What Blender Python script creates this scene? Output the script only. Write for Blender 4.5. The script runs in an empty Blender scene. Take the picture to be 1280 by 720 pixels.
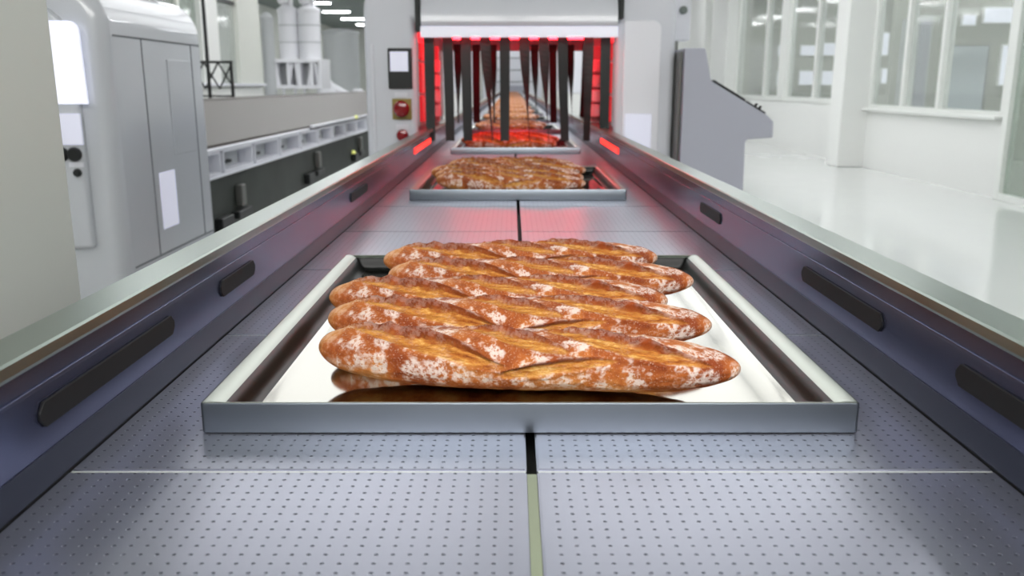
import bpy, bmesh, math, random
from mathutils import Vector, Matrix, noise
PI = math.pi
random.seed(7)
S = bpy.context.scene
C = S.collection
CAM = Vector((-0.018, 0.0, 1.24))
F = 1085.0
TILT = math.atan2(254, 1085)
cp, sp = math.cos(TILT), math.sin(TILT)

def at(u, v, X=None, Y=None, Z=None):
    """measured point of the place: where the sight line through (u, v) meets a known plane"""
    a = (u - 640) / F; b = (360 - v) / F
    d = Vector((a, cp + b * sp, -sp + b * cp))
    if Y is not None: k = (Y - CAM.y) / d.y
    elif X is not None: k = (X - CAM.x) / d.x
    else: k = (Z - CAM.z) / d.z
    return CAM + d * k

# ------------------------------------------------------------------ materials
def srgb(r, g, b):
    f = lambda c: ((c / 255) / 12.92) if c / 255 <= 0.04045 else (((c / 255) + 0.055) / 1.055) ** 2.4
    return (f(r), f(g), f(b), 1)

def mat(name, col, rough=0.5, metal=0.0, emit=None, strength=0, coat=0.0, spec=0.5, vary=0.0):
    m = bpy.data.materials.new(name); m.use_nodes = True
    nt = m.node_tree; p = nt.nodes['Principled BSDF']
    p.inputs['Base Color'].default_value = col
    p.inputs['Roughness'].default_value = rough
    p.inputs['Metallic'].default_value = metal
    p.inputs['Specular IOR Level'].default_value = spec
    p.inputs['Coat Weight'].default_value = coat
    if emit:
        p.inputs['Emission Color'].default_value = emit
        p.inputs['Emission Strength'].default_value = strength
    if vary:
        tc = nt.nodes.new('ShaderNodeTexCoord'); n = nt.nodes.new('ShaderNodeTexNoise')
        n.inputs['Scale'].default_value = 3.0; n.inputs['Detail'].default_value = 4
        mr = nt.nodes.new('ShaderNodeMapRange')
        mr.inputs['To Min'].default_value = max(0.02, rough - vary); mr.inputs['To Max'].default_value = rough + vary
        nt.links.new(tc.outputs['Object'], n.inputs['Vector']); nt.links.new(n.outputs['Fac'], mr.inputs['Value'])
        nt.links.new(mr.outputs[0], p.inputs['Roughness'])
    return m

M = {}
M['white_gloss'] = mat('white_gloss_paint', srgb(222, 224, 231), 0.25, coat=0.4, vary=0.04)
M['white_panel'] = mat('white_panel', srgb(228, 229, 236), 0.35)
M['white_matt'] = mat('white_matt', srgb(232, 233, 230), 0.6, vary=0.1)
M['cream'] = mat('cream_paint', srgb(216, 218, 210), 0.5, vary=0.05)
M['silo'] = mat('silo_white', srgb(248, 248, 252), 0.4)
M['silo_grey'] = mat('silo_grey', srgb(196, 199, 200), 0.5)
M['grey_paint'] = mat('grey_console_paint', srgb(176, 178, 190), 0.45, vary=0.05)
M['grey_side'] = mat('grey_side_metal', srgb(120, 120, 116), 0.35, metal=0.5)
M['casing_grey'] = mat('casing_grey', srgb(206, 209, 214), 0.22, coat=0.5, vary=0.04)
M['dark_green'] = mat('dark_green_steel', srgb(48, 53, 48), 0.5, vary=0.08)
M['black'] = mat('black_plastic', srgb(24, 26, 26), 0.4)
M['rubber'] = mat('black_rubber', srgb(36, 40, 39), 0.6, vary=0.08)
M['seam'] = mat('dark_seam', srgb(90, 93, 96), 0.6)
M['steel'] = mat('brushed_steel', srgb(170, 172, 170), 0.3, metal=0.9, vary=0.06)
M['rail_steel'] = mat('rail_steel', srgb(140, 150, 142), 0.28, metal=0.9)
M['rail_face'] = mat('rail_face_steel', srgb(104, 108, 136), 0.24, metal=0.85, vary=0.05)
M['rail_reflection'] = mat('painted_rail_reflection', srgb(60, 63, 78), 0.35, metal=0.8)  # dark tone of a reflection, put into the colour
M['slot'] = mat('slot_rubber', srgb(8, 8, 10), 0.6)
M['hood_plate'] = mat('hood_plate_steel', srgb(86, 80, 76), 0.4, metal=0.0, spec=0.15)
M['tray'] = mat('tray_steel', srgb(164, 162, 153), 0.08, metal=1.0)
M['tray_rim'] = mat('tray_rim_steel', srgb(168, 172, 162), 0.28, metal=1.0)
M['tray_wall_reflection'] = mat('tray_wall_painted_reflection', srgb(14, 15, 14), 0.35, spec=0.25)  # dark reflection on the inner walls, put into the base colour
M['rail_glow'] = mat('added_rail_glow', srgb(220, 40, 30), 0.4, emit=(1.0, 0.03, 0.02, 1), strength=2.2)  # added glow for the red patches on the rails
M['frame_white'] = mat('frame_white', srgb(232, 234, 230), 0.4)
M['door_white'] = mat('door_white', srgb(242, 242, 248), 0.35)
M['tray_skirt'] = mat('tray_skirt_steel', srgb(134, 141, 149), 0.33, metal=0.95, vary=0.05)
M['underdeck'] = mat('underdeck', srgb(60, 62, 60), 0.6)
M['gap_light'] = mat('lit_gap_paint', srgb(128, 136, 112), 0.4)  # greenish light in the gap, put into the colour
M['joint_glint'] = mat('joint_highlight_paint', srgb(210, 214, 210), 0.5, metal=0.3)  # bright gap-edge highlight put into the colour
M['floor'] = mat('floor_epoxy', srgb(222, 224, 222), 0.12, coat=0.3, vary=0.03)
M['ceiling'] = mat('ceiling_grey', srgb(128, 136, 132), 0.8)
M['wall'] = mat('wall_paint', srgb(214, 216, 210), 0.7)
M['backwall'] = mat('back_wall_paint', srgb(70, 72, 74), 0.8)
M['room_grey'] = mat('inner_room_grey', srgb(176, 178, 166), 0.7)
M['lamp'] = mat('lamp_diffuser', srgb(240, 240, 240), 0.5, emit=(0.97, 0.98, 1, 1), strength=26)
M['fill_soft'] = mat('soft_fill_panel', srgb(240, 240, 240), 0.5, emit=(0.97, 0.98, 1, 1), strength=1.9)  # unseen panels added to whiten tray and belt reflections
M['fill_strong'] = mat('strong_fill_panel', srgb(240, 240, 240), 0.5, emit=(1, .985, .96, 1), strength=7.5)  # unseen panels added behind the camera as front fill
M['screen'] = mat('screen_and_label_glow', srgb(200, 202, 214), 0.3, emit=srgb(214, 214, 232), strength=0.5)  # display glow, also painted onto plain labels and a cover plate
M['window_lit'] = mat('window_lit', srgb(220, 222, 236), 0.4, emit=srgb(224, 226, 240), strength=0.85)
M['hood_bar'] = mat('hood_bar', srgb(232, 232, 242), 0.4, emit=srgb(232, 232, 244), strength=0.35)  # pale bar under the hood, with faint emission
M['red_lamp'] = mat('red_heat_lamp', srgb(200, 20, 20), 0.4, emit=(1.0, 0.012, 0.02, 1), strength=27)
M['red_panel'] = mat('red_heat_panel', srgb(200, 10, 20), 0.4, emit=(1.0, 0.004, 0.02, 1), strength=0.3)
M['liner'] = mat('liner_white', srgb(176, 172, 176), 0.4)
M['knob_red'] = mat('knob_red', srgb(140, 10, 20), 0.15, coat=0.6)
M['knob_yellow'] = mat('plate_yellow', srgb(150, 132, 62), 0.5)
M['lamp_yellow'] = mat('lamp_yellow', srgb(220, 224, 130), 0.4, emit=srgb(220, 224, 120), strength=0.5)
M['blue_glass'] = mat('blue_glass_board', srgb(205, 216, 224), 0.25)
M['beam'] = mat('beam_grey', srgb(110, 118, 114), 0.6)

def glass_mat(name, tint, refl):
    m = bpy.data.materials.new(name); m.use_nodes = True; nt = m.node_tree
    nt.nodes.remove(nt.nodes['Principled BSDF']); out = nt.nodes['Material Output']
    t = nt.nodes.new('ShaderNodeBsdfTransparent'); t.inputs[0].default_value = tint
    g = nt.nodes.new('ShaderNodeBsdfGlossy'); g.inputs['Roughness'].default_value = 0.08
    d = nt.nodes.new('ShaderNodeBsdfDiffuse'); d.inputs[0].default_value = srgb(225, 228, 224)
    lw = nt.nodes.new('ShaderNodeLayerWeight'); lw.inputs['Blend'].default_value = 0.5
    pw = nt.nodes.new('ShaderNodeMath'); pw.operation = 'POWER'; pw.inputs[1].default_value = 4
    ma = nt.nodes.new('ShaderNodeMath'); ma.operation = 'MULTIPLY_ADD'; ma.inputs[1].default_value = refl; ma.inputs[2].default_value = 0.03
    nt.links.new(lw.outputs['Facing'], pw.inputs[0]); nt.links.new(pw.outputs[0], ma.inputs[0])
    mx = nt.nodes.new('ShaderNodeMixShader'); m2 = nt.nodes.new('ShaderNodeMixShader'); m2.inputs[0].default_value = 0.2  # pale diffuse share paints haze into the glass
    nt.links.new(t.outputs[0], m2.inputs[1]); nt.links.new(d.outputs[0], m2.inputs[2])
    nt.links.new(ma.outputs[0], mx.inputs[0]); nt.links.new(m2.outputs[0], mx.inputs[1]); nt.links.new(g.outputs[0], mx.inputs[2])
    nt.links.new(mx.outputs[0], out.inputs[0])
    return m
M['glass'] = glass_mat('window_glass', (0.93, 0.95, 0.94, 1), 0.45)
M['glass_green'] = glass_mat('greenish_glass', (0.74, 0.80, 0.75, 1), 0.5)

PITCH = 0.01253
def plate_material():
    m = bpy.data.materials.new('dimpled_belt_steel'); m.use_nodes = True; nt = m.node_tree; N = nt.nodes; L = nt.links
    p = N['Principled BSDF']
    tc = N.new('ShaderNodeTexCoord')
    sc = N.new('ShaderNodeVectorMath'); sc.operation = 'SCALE'; sc.inputs['Scale'].default_value = 1 / PITCH
    fr = N.new('ShaderNodeVectorMath'); fr.operation = 'FRACTION'
    sb = N.new('ShaderNodeVectorMath'); sb.operation = 'SUBTRACT'; sb.inputs[1].default_value = (0.5, 0.5, 0)
    ml = N.new('ShaderNodeVectorMath'); ml.operation = 'MULTIPLY'; ml.inputs[1].default_value = (1, 1, 0)
    ln = N.new('ShaderNodeVectorMath'); ln.operation = 'LENGTH'
    mr = N.new('ShaderNodeMapRange'); mr.interpolation_type = 'SMOOTHSTEP'
    mr.inputs['From Min'].default_value = 0.06; mr.inputs['From Max'].default_value = 0.155
    mr.inputs['To Min'].default_value = 1; mr.inputs['To Max'].default_value = 0
    L.new(tc.outputs['Object'], sc.inputs[0]); L.new(sc.outputs[0], fr.inputs[0]); L.new(fr.outputs[0], sb.inputs[0])
    L.new(sb.outputs[0], ml.inputs[0]); L.new(ml.outputs[0], ln.inputs[0]); L.new(ln.outputs['Value'], mr.inputs['Value'])
    sx = N.new('ShaderNodeSeparateXYZ'); L.new(tc.outputs['Object'], sx.inputs[0])
    ab = N.new('ShaderNodeMath'); ab.operation = 'ABSOLUTE'; L.new(sx.outputs['X'], ab.inputs[0])
    gt = N.new('ShaderNodeMath'); gt.operation = 'GREATER_THAN'; gt.inputs[1].default_value = PITCH; L.new(ab.outputs[0], gt.inputs[0])
    mk = N.new('ShaderNodeMath'); mk.operation = 'MULTIPLY'; L.new(mr.outputs[0], mk.inputs[0]); L.new(gt.outputs[0], mk.inputs[1])
    mc = N.new('ShaderNodeMix'); mc.data_type = 'RGBA'
    mc.inputs['A'].default_value = srgb(166, 168, 180); mc.inputs['B'].default_value = srgb(112, 115, 126)
    L.new(mk.outputs[0], mc.inputs['Factor']); L.new(mc.outputs['Result'], p.inputs['Base Color'])
    bp = N.new('ShaderNodeBump'); bp.invert = True; bp.inputs['Distance'].default_value = 0.0012; bp.inputs['Strength'].default_value = 0.6
    L.new(mk.outputs[0], bp.inputs['Height']); L.new(bp.outputs[0], p.inputs['Normal'])
    p.inputs['Metallic'].default_value = 0.88; p.inputs['Roughness'].default_value = 0.31
    return m
M['plate'] = plate_material()

def bread_material():
    m = bpy.data.materials.new('baguette_crust'); m.use_nodes = True; nt = m.node_tree; N = nt.nodes; L = nt.links
    p = N['Principled BSDF']
    at_ = N.new('ShaderNodeAttribute'); at_.attribute_name = 'zones'      # R = open score, G = raised ear, B = where flour settled
    sp_ = N.new('ShaderNodeSeparateColor'); L.new(at_.outputs['Color'], sp_.inputs[0])
    tc = N.new('ShaderNodeTexCoord')
    def noise_(scale, detail, rough=0.6, mul=None):
        n = N.new('ShaderNodeTexNoise'); n.inputs['Scale'].default_value = scale; n.inputs['Detail'].default_value = detail; n.inputs['Roughness'].default_value = rough
        if mul:
            v = N.new('ShaderNodeVectorMath'); v.operation = 'MULTIPLY'; v.inputs[1].default_value = mul
            L.new(tc.outputs['Object'], v.inputs[0]); L.new(v.outputs[0], n.inputs['Vector'])
        else: L.new(tc.outputs['Object'], n.inputs['Vector'])
        return n
    def ramp(src, stops):
        r = N.new('ShaderNodeValToRGB'); e = r.color_ramp.elements
        while len(e) < len(stops): e.new(0.5)
        for k, (pos, col) in enumerate(stops): e[k].position = pos; e[k].color = col
        L.new(src, r.inputs[0]); return r
    def mix(f, a, b, bt='MIX'):
        x = N.new('ShaderNodeMix'); x.data_type = 'RGBA'; x.blend_type = bt
        for s, i in ((f, 'Factor'), (a, 'A'), (b, 'B')):
            if isinstance(s, (int, float)): x.inputs[i].default_value = s
            elif isinstance(s, tuple): x.inputs[i].default_value = s
            else: L.new(s, x.inputs[i])
        return x.outputs['Result']
    crust = ramp(noise_(26, 5).outputs['Fac'], [(0.34, srgb(142, 64, 26)), (0.5, srgb(188, 104, 46)), (0.66, srgb(218, 150, 82))])
    inner = ramp(noise_(120, 6, 0.75, (0.28, 1, 1)).outputs['Fac'], [(0.32, srgb(134, 62, 22)), (0.43, srgb(182, 108, 42)), (0.55, srgb(212, 150, 70)), (0.67, srgb(244, 208, 136))])
    ear = ramp(noise_(60, 4).outputs['Fac'], [(0.3, srgb(108, 44, 16)), (0.7, srgb(162, 76, 30))])
    c1 = mix(sp_.outputs['Red'], crust.outputs[0], inner.outputs[0])
    c2 = mix(sp_.outputs['Green'], c1, ear.outputs[0])
    big = ramp(noise_(52, 3, 0.5).outputs['Fac'], [(0.47, (0, 0, 0, 1)), (0.58, (1, 1, 1, 1))])
    fine = ramp(noise_(210, 5, 0.75).outputs['Fac'], [(0.42, (0, 0, 0, 1)), (0.52, (1, 1, 1, 1))])
    f1 = mix(1.0, big.outputs[0], fine.outputs[0], 'MULTIPLY')
    f2 = mix(1.0, f1, sp_.outputs['Blue'], 'MULTIPLY')
    sc = N.new('ShaderNodeMath'); sc.operation = 'MULTIPLY'; sc.inputs[1].default_value = 0.72
    bw = N.new('ShaderNodeRGBToBW'); L.new(f2, bw.inputs[0]); L.new(bw.outputs[0], sc.inputs[0])
    c3 = mix(sc.outputs[0], c2, srgb(246, 236, 230))
    dust = ramp(noise_(420, 3).outputs['Fac'], [(0.56, (0, 0, 0, 1)), (0.68, (1, 1, 1, 1))])
    dm = N.new('ShaderNodeMath'); dm.operation = 'MULTIPLY'; L.new(dust.outputs[0], dm.inputs[0]); L.new(sp_.outputs['Blue'], dm.inputs[1])
    dm2 = N.new('ShaderNodeMath'); dm2.operation = 'MULTIPLY'; dm2.inputs[1].default_value = 0.4; L.new(dm.outputs[0], dm2.inputs[0])
    c4 = mix(dm2.outputs[0], c3, srgb(232, 210, 190))
    L.new(c4, p.inputs['Base Color'])
    p.inputs['Roughness'].default_value = 0.55; p.inputs['Specular IOR Level'].default_value = 0.22
    b = N.new('ShaderNodeBump'); b.inputs['Distance'].default_value = 0.0035; b.inputs['Strength'].default_value = 0.85
    L.new(noise_(130, 7, 0.7).outputs['Fac'], b.inputs['Height']); L.new(b.outputs[0], p.inputs['Normal'])
    return m
M['bread'] = bread_material()

# ------------------------------------------------------------------ mesh helpers
class MB:
    def __init__(s): s.bm = bmesh.new()
    def box(s, x0, x1, y0, y1, z0, z1):
        v = [s.bm.verts.new(p) for p in ((x0,y0,z0),(x1,y0,z0),(x1,y1,z0),(x0,y1,z0),(x0,y0,z1),(x1,y0,z1),(x1,y1,z1),(x0,y1,z1))]
        for f in ((3,2,1,0),(4,5,6,7),(0,1,5,4),(1,2,6,5),(2,3,7,6),(3,0,4,7)): s.bm.faces.new([v[i] for i in f])
        return s
    def prism(s, poly, axis, a, b):
        """poly: 2-D outline; axis 'y': points are (x, z); 'x': points are (y, z); 'z': points are (x, y)"""
        def P(p, t): return (p[0], t, p[1]) if axis == 'y' else ((t, p[0], p[1]) if axis == 'x' else (p[0], p[1], t))
        A = [s.bm.verts.new(P(p, a)) for p in poly]; B = [s.bm.verts.new(P(p, b)) for p in poly]
        s.bm.faces.new(A); s.bm.faces.new(B[::-1]); n = len(poly)
        for i in range(n): s.bm.faces.new([A[i], B[i], B[(i+1) % n], A[(i+1) % n]])
        return s
    def lathe(s, prof, c, axis='z', n=24):
        """prof: (radius, height along the axis)"""
        rings = []
        for r, h in prof:
            ring = []
            for k in range(n):
                a = 2 * PI * k / n; x, y = r * math.cos(a), r * math.sin(a)
                p = (c[0]+x, c[1]+y, c[2]+h) if axis == 'z' else ((c[0]+x, c[1]+h, c[2]+y) if axis == 'y' else (c[0]+h, c[1]+x, c[2]+y))
                ring.append(s.bm.verts.new(p))
            rings.append(ring)
        for r0, r1 in zip(rings, rings[1:]):
            for k in range(n): s.bm.faces.new([r0[k], r0[(k+1) % n], r1[(k+1) % n], r1[k]])
        s.bm.faces.new(rings[0][::-1]); s.bm.faces.new(rings[-1])
        return s
    def tube(s, p0, p1, r, n=10):
        p0, p1 = Vector(p0), Vector(p1); d = (p1 - p0).normalized(); u = d.orthogonal().normalized(); w = d.cross(u)
        A = [s.bm.verts.new(p0 + r*(math.cos(2*PI*k/n)*u + math.sin(2*PI*k/n)*w)) for k in range(n)]
        B = [s.bm.verts.new(p1 + r*(math.cos(2*PI*k/n)*u + math.sin(2*PI*k/n)*w)) for k in range(n)]
        for k in range(n): s.bm.faces.new([A[k], A[(k+1) % n], B[(k+1) % n], B[k]])
        s.bm.faces.new(A[::-1]); s.bm.faces.new(B)
        return s
    def mesh(s, name, m, smooth=False):
        bmesh.ops.recalc_face_normals(s.bm, faces=s.bm.faces[:])
        me = bpy.data.meshes.new(name); s.bm.to_mesh(me); s.bm.free()
        me.materials.append(m)
        if smooth:
            for f in me.polygons: f.use_smooth = True
        return me
    def build(s, name, m, parent=None, bevel=0, smooth=False, seg=3, origin=None):
        me = s.mesh(name, m, smooth)
        o = bpy.data.objects.new(name, me); C.objects.link(o)
        if parent is not None: o.parent = parent; o.matrix_parent_inverse = Matrix.Translation(parent.location).inverted() if parent.type == 'EMPTY' else Matrix()
        if bevel:
            md = o.modifiers.new('bevel', 'BEVEL'); md.width = bevel; md.segments = seg; md.limit_method = 'ANGLE'; md.angle_limit = 0.6
            for f in me.polygons: f.use_smooth = True
            md.harden_normals = True
        elif smooth:
            md = o.modifiers.new('edges', 'EDGE_SPLIT'); md.split_angle = 0.7
        return o

def tag(o, label, cat, group=None, kind=None):
    o['label'] = label; o['category'] = cat
    if group: o['group'] = group
    if kind: o['kind'] = kind
    return o
def empty(name, loc, label, cat, group=None):
    o = bpy.data.objects.new(name, None); C.objects.link(o); o.location = loc; o.empty_display_size = 0.1
    return tag(o, label, cat, group)
def struct(o): o['kind'] = 'structure'; return o
def link(o): C.objects.link(o); return o

# ------------------------------------------------------------------ the setting
XL, XR, YB, YE, ZC = -9.0, 13.0, -7.0, 46.0, 4.04
struct(MB().box(XL, XR, YB, YE, -0.1, 0).build('floor', M['floor']))
struct(MB().box(XL, XR, YB, YE, ZC, ZC + 0.1).build('ceiling', M['ceiling']))
struct(MB().box(XL - .1, XR + .1, YE, YE + 0.1, -0.1, ZC + .1).build('wall_far', M['wall']))
struct(MB().box(XL - .1, XR + .1, YB - .1, YB, -0.1, ZC + .1).build('wall_back', M['backwall']))
struct(MB().box(XL - .1, XL, YB, YE, -0.1, ZC + .1).build('wall_left', M['wall']))
struct(MB().box(XR, XR + .1, YB, YE, -0.1, ZC + .1).build('wall_right', M['wall']))

# right-hand glazed partition (X = 5.4): sill wall, windows, piers
WX = 5.4
struct(MB().box(WX, WX + .14, 9.72, 13.5, 0, 0.86).build('wall_partition_near', M['white_matt']))
struct(MB().box(WX, WX + .14, 14.0, 30.0, 0, 0.93).build('wall_partition_far', M['white_matt']))
struct(MB().box(WX - .10, WX + .18, 9.74, 13.5, 0.86, 0.90).build('trim_1', M['frame_white'], bevel=.008))
struct(MB().box(WX - .03, WX + .18, 14.0, 30.0, 0.93, 0.965).build('trim_2', M['frame_white'], bevel=.008))
def window(n, y0, y1, z0, z1, mull, fm, gm, x=WX, w=.06):
    f = MB()
    f.box(x, x + .1, y0, y0 + w, z0, z1); f.box(x, x + .1, y1 - w, y1, z0, z1)
    f.box(x, x + .1, y0 + w, y1 - w, z0, z0 + .05); f.box(x, x + .1, y0 + w, y1 - w, z1 - .06, z1)
    o = struct(f.build('window_%d' % n, fm))
    for y in mull: MB().box(x - .01, x + .11, y - w / 2, y + w / 2, z0 + .05, z1 - .06).build('mullion', fm, o)
    MB().box(x + .045, x + .053, y0 + w, y1 - w, z0 + .05, z1 - .06).build('glass_pane', gm, o)
window(1, 9.74, 13.5, 0.90, ZC, (11.30, 12.35), M['frame_white'], M['glass'], w=.09)
window(2, 14.0, 17.7, 0.965, ZC, (16.0,), M['frame_white'], M['glass'], w=.1)
window(3, 18.1, 21.7, 0.965, ZC, (19.2,), M['frame_white'], M['glass'], w=.1)
struct(MB().box(WX - .4, WX + .1, 13.5, 14.0, 0, ZC).build('wall_pillar_near', M['white_matt'], bevel=.02))
struct(MB().box(WX - .02, WX + .15, 17.7, 18.1, 0.965, ZC).build('wall_pillar_middle', M['frame_white']))
struct(MB().box(WX - .25, WX + .2, 21.7, 23.4, 0.965, ZC).build('wall_pillar_far', M['white_matt'], bevel=.02))
struct(MB().box(WX - .3, WX + .2, 24.0, 30.0, 0.965, ZC).build('wall_pillar_end', M['white_matt'], bevel=.02))
# greenish glass door leaf standing between the near window and the camera side
g = struct(MB().box(WX - .06, WX + .06, 9.56, 9.66, 0, ZC).box(WX - .06, WX + .06, 6.0, 9.56, 0, .07).build('door_1', M['frame_white'], bevel=.006))
MB().box(WX - .006, WX + .006, 6.0, 9.56, .07, ZC).build('glass_leaf', M['glass_green'], g)
MB().box(WX - .012, WX + .012, 9.66, 9.72, 0, ZC).build('door_gasket', M['seam'], g)
# inner room behind the partition
struct(MB().box(WX + .2, XR, 30.0, 30.1, 0, ZC).build('wall_inner_far', M['room_grey']))
struct(MB().box(8.9, 9.0, 6.0, 30.0, 0, 1.0).build('wall_inner_right', M['room_grey']))
k = 3
for (u0, u1, v0, v1) in ((972, 995, 56, 70), (1000, 1021, 56, 70), (1028, 1050, 53, 70), (970, 992, 88, 107), (998, 1019, 88, 107), (1026, 1049, 88, 107)):
    k += 1
    a = at(u0, v1, Y=29.9); b = at(u1, v0, Y=29.9)
    w = struct(MB().box(a.x, b.x, 29.93, 30.0, a.z, b.z).build('window_%d' % k, M['frame_white'], bevel=.01))
    MB().box(a.x + .03, b.x - .03, 29.91, 29.93, a.z + .03, b.z - .03).build('lit_pane', M['window_lit'], w)
# inner room: office-like windows seen through near window
for (u0, u1, v0, v1, Y) in ((1246, 1275, 55, 108, 17.0), (1201, 1222, 17, 33, 17.0), (1228, 1270, 8, 30, 17.0), (1100, 1113, 40, 70, 26), (1100, 1113, 85, 105, 26)):
    k += 1
    a = at(u0, v1, Y=Y); b = at(u1, v0, Y=Y)
    w = struct(MB().box(a.x, b.x, Y, Y + .05, a.z, b.z).build('window_%d' % k, M['frame_white'], bevel=.01))
    MB().box(a.x + .03, b.x - .03, Y - .02, Y, a.z + .03, b.z - .03).build('lit_pane', M['window_lit'], w)
struct(MB().box(7.2, 12.9, 17.05, 17.2, 0, ZC).build('wall_inner_middle', M['room_grey']))
a = at(1178, 138, Y=12.6); b = at(1238, 58, Y=12.6)
t = empty('glass_board', ((a.x + b.x) / 2, 12.6, 0), 'pale blue glass board standing in the room behind the near window', 'glass board')
MB().box(a.x + .03, b.x - .03, 12.59, 12.61, a.z, b.z).build('board_pane', M['blue_glass'], t)
MB().box(a.x, a.x + .03, 12.57, 12.63, 0, b.z + .03).box(b.x - .03, b.x, 12.57, 12.63, 0, b.z + .03).box(a.x + .03, b.x - .03, 12.57, 12.63, b.z, b.z + .03).box(a.x + .03, b.x - .03, 12.57, 12.63, a.z - .03, a.z).build('board_frame', M['steel'], t)
for i, (y, z, lb) in enumerate(((11.2, 2.45, 'nearest'), (12.8, 2.62, 'middle'), (14.6, 2.62, 'farthest'))):
    o = MB().box(5.7, 12.9, y, y + .07, z, z + .12).box(6.6, 6.68, y, y + .07, z + .12, ZC).box(9.6, 9.68, y, y + .07, z + .12, ZC).build('ceiling_beam', M['beam'])
    tag(o, '%s grey steel beam hung under the ceiling behind the right hand window' % lb, 'beam', 'beams in the glazed room')
a = at(1137, 134, Y=14.5); b = at(1160, 20, Y=14.5)
t = empty('equipment_cabinet', (a.x + .3, 14.5, 0), 'tall grey cabinet in the glazed room, left of the pale blue board', 'cabinet')
MB().box(a.x, b.x + .1, 14.5, 15.1, 0, b.z).build('body', M['silo_grey'], t, bevel=.01)
MB().box(a.x + .04, b.x + .06, 14.48, 14.5, 0.3, b.z - .06).build('door', M['grey_paint'], t, bevel=.004)

# left-hand partition with glazed openings (X = -4.5)
LX = -4.5
struct(MB().box(LX - .14, LX, 8.0, 16.0, 0, 1.22).build('wall_partition_left', M['white_matt']))
struct(MB().box(LX - .2, LX + .08, 8.0, 16.0, 1.22, 1.26).build('trim_3', M['white_panel'], bevel=.006))
struct(MB().box(LX - .16, LX + .02, 13.0, 13.75, 1.26, ZC).build('wall_pier_left_near', M['white_matt'], bevel=.01))
struct(MB().box(LX - .16, LX + .02, 14.75, 16.0, 1.26, ZC).build('wall_pier_left_far', M['cream'], bevel=.01))
struct(MB().box(LX - .12, LX - .04, 13.75, 14.75, 2.55, ZC).build('wall_header_left', M['cream']))
o = struct(MB().box(LX - .1, LX - .02, 13.75, 14.75, 2.50, 2.55).build('window_30', M['black']))
MB().box(LX - .065, LX - .055, 13.75, 14.75, 1.26, 2.5).build('glass_pane', M['glass'], o)
o = struct(MB().box(LX - .1, LX - .02, 8.0, 8.1, 1.26, ZC).box(LX - .1, LX - .02, 12.2, 12.3, 1.26, ZC).build('window_31', M['cream']))
MB().box(LX - .065, LX - .055, 8.1, 12.2, 1.26, ZC).box(LX - .065, LX - .055, 12.3, 13.0, 1.26, ZC).build('glass_pane', M['glass_green'], o)

# ------------------------------------------------------------------ ceiling lights, with added strips and unseen fill panels
def ordinal(n): return ['first','second','third','fourth','fifth','sixth','seventh','eighth','ninth','tenth','eleventh','twelfth','thirteenth','fourteenth','fifteenth','sixteenth','seventeenth','eighteenth','nineteenth','twentieth'][n]
def light_fixture(w, d, m):
    r = bpy.data.objects.new('ceiling_light_or_added_fill', None); C.objects.link(r); r.empty_display_size = .1
    MB().box(-w/2 - .03, w/2 + .03, -d/2 - .03, d/2 + .03, -.05, 0).build('housing', M['white_panel'], r)
    MB().box(-w/2, w/2, -d/2, d/2, -.07, -.05).build('diffuser', m, r)
    return r
def copy_tree(o, parent=None):
    c = o.copy(); C.objects.link(c)
    if parent is not None: c.parent = parent
    for ch in [x for x in C.objects if x.parent == o]: copy_tree(ch, c)
    return c
rows = [(-6.8, 'far left row'), (-3.6, 'left inner row'), (3.6, 'right inner row'), (6.3, 'third row off the right wall'), (8.8, 'second row off the right wall'), (11.2, 'row along the right wall')]
narrow = light_fixture(1.0, 0.28, M['lamp'])
wide = light_fixture(2.6, 2.6, M['fill_soft'])
first = True
for (x, nm) in rows:
    for j in range(12):
        y = 1.8 + 3.7 * j
        o = narrow if first else copy_tree(narrow); first = False
        o.location = (x, y, ZC)
        tag(o, 'ceiling strip light in the %s, %s along' % (nm, ordinal(j)), 'ceiling light', 'strip lights on the ceiling')
rear = light_fixture(2.6, 2.6, M['fill_strong'])
f1 = f2 = True
for i, x in enumerate((-1.45, 1.45)):
    for j, y in enumerate((-5.1, -2.2, 6.9, 9.8, 12.7, 15.6, 18.5)):
        if j < 2: o = rear if f1 else copy_tree(rear); f1 = False
        else: o = wide if f2 else copy_tree(wide); f2 = False
        o.location = (x, y, ZC)
        tag(o, 'large square unseen fill panel added above the conveyor, %s row, %s from the back wall' % (('left', 'right')[i], ordinal(j)), 'ceiling light', 'added fill panels above the conveyor')
for j in range(6):  # row added to whiten the machine at the far end
    o = copy_tree(narrow); o.location = (0, 23.0 + 3.7 * j, ZC)
    tag(o, 'added strip light centred over the far belt, %s along' % ordinal(j), 'ceiling light', 'strip lights on the ceiling')

# ------------------------------------------------------------------ the conveyor
BZ = 0.90; RW = 0.4386; Y0 = 0.727; YEND = 0.727 + RW * 85; HALF = 0.419
conv = empty('conveyor', (0, 0, 0), 'long steel conveyor of dimpled plates running from the foreground to the far end', 'conveyor')
def plate_mesh(sx, w=HALF, g=0.00475):
    x0, x1 = sorted((sx * g, sx * (w - .001)))
    b = MB().box(x0, x1, 0.0022, RW - 0.0022, -0.008, 0)
    bmesh.ops.bevel(b.bm, geom=[e for e in b.bm.edges if all(v.co.z > -.001 for v in e.verts)], offset=0.0016, segments=2, affect='EDGES')
    return b.mesh('belt_plate', M['plate'])
pm = {-1: plate_mesh(-1), 1: plate_mesh(1)}
for r in range(-3, 47):
    for sx in (-1, 1):
        o = bpy.data.objects.new('belt_plate', pm[sx]); link(o); o.parent = conv; o.location = (0, Y0 + RW * r, BZ)
b = MB()
for r in range(47, 85):
    for sx in (-1, 1):
        x0, x1 = sorted((sx * .00475, sx * (HALF - .001))); b.box(x0, x1, Y0 + RW * r + .0016, Y0 + RW * (r + 1) - .0016, BZ - .008, BZ)
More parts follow.
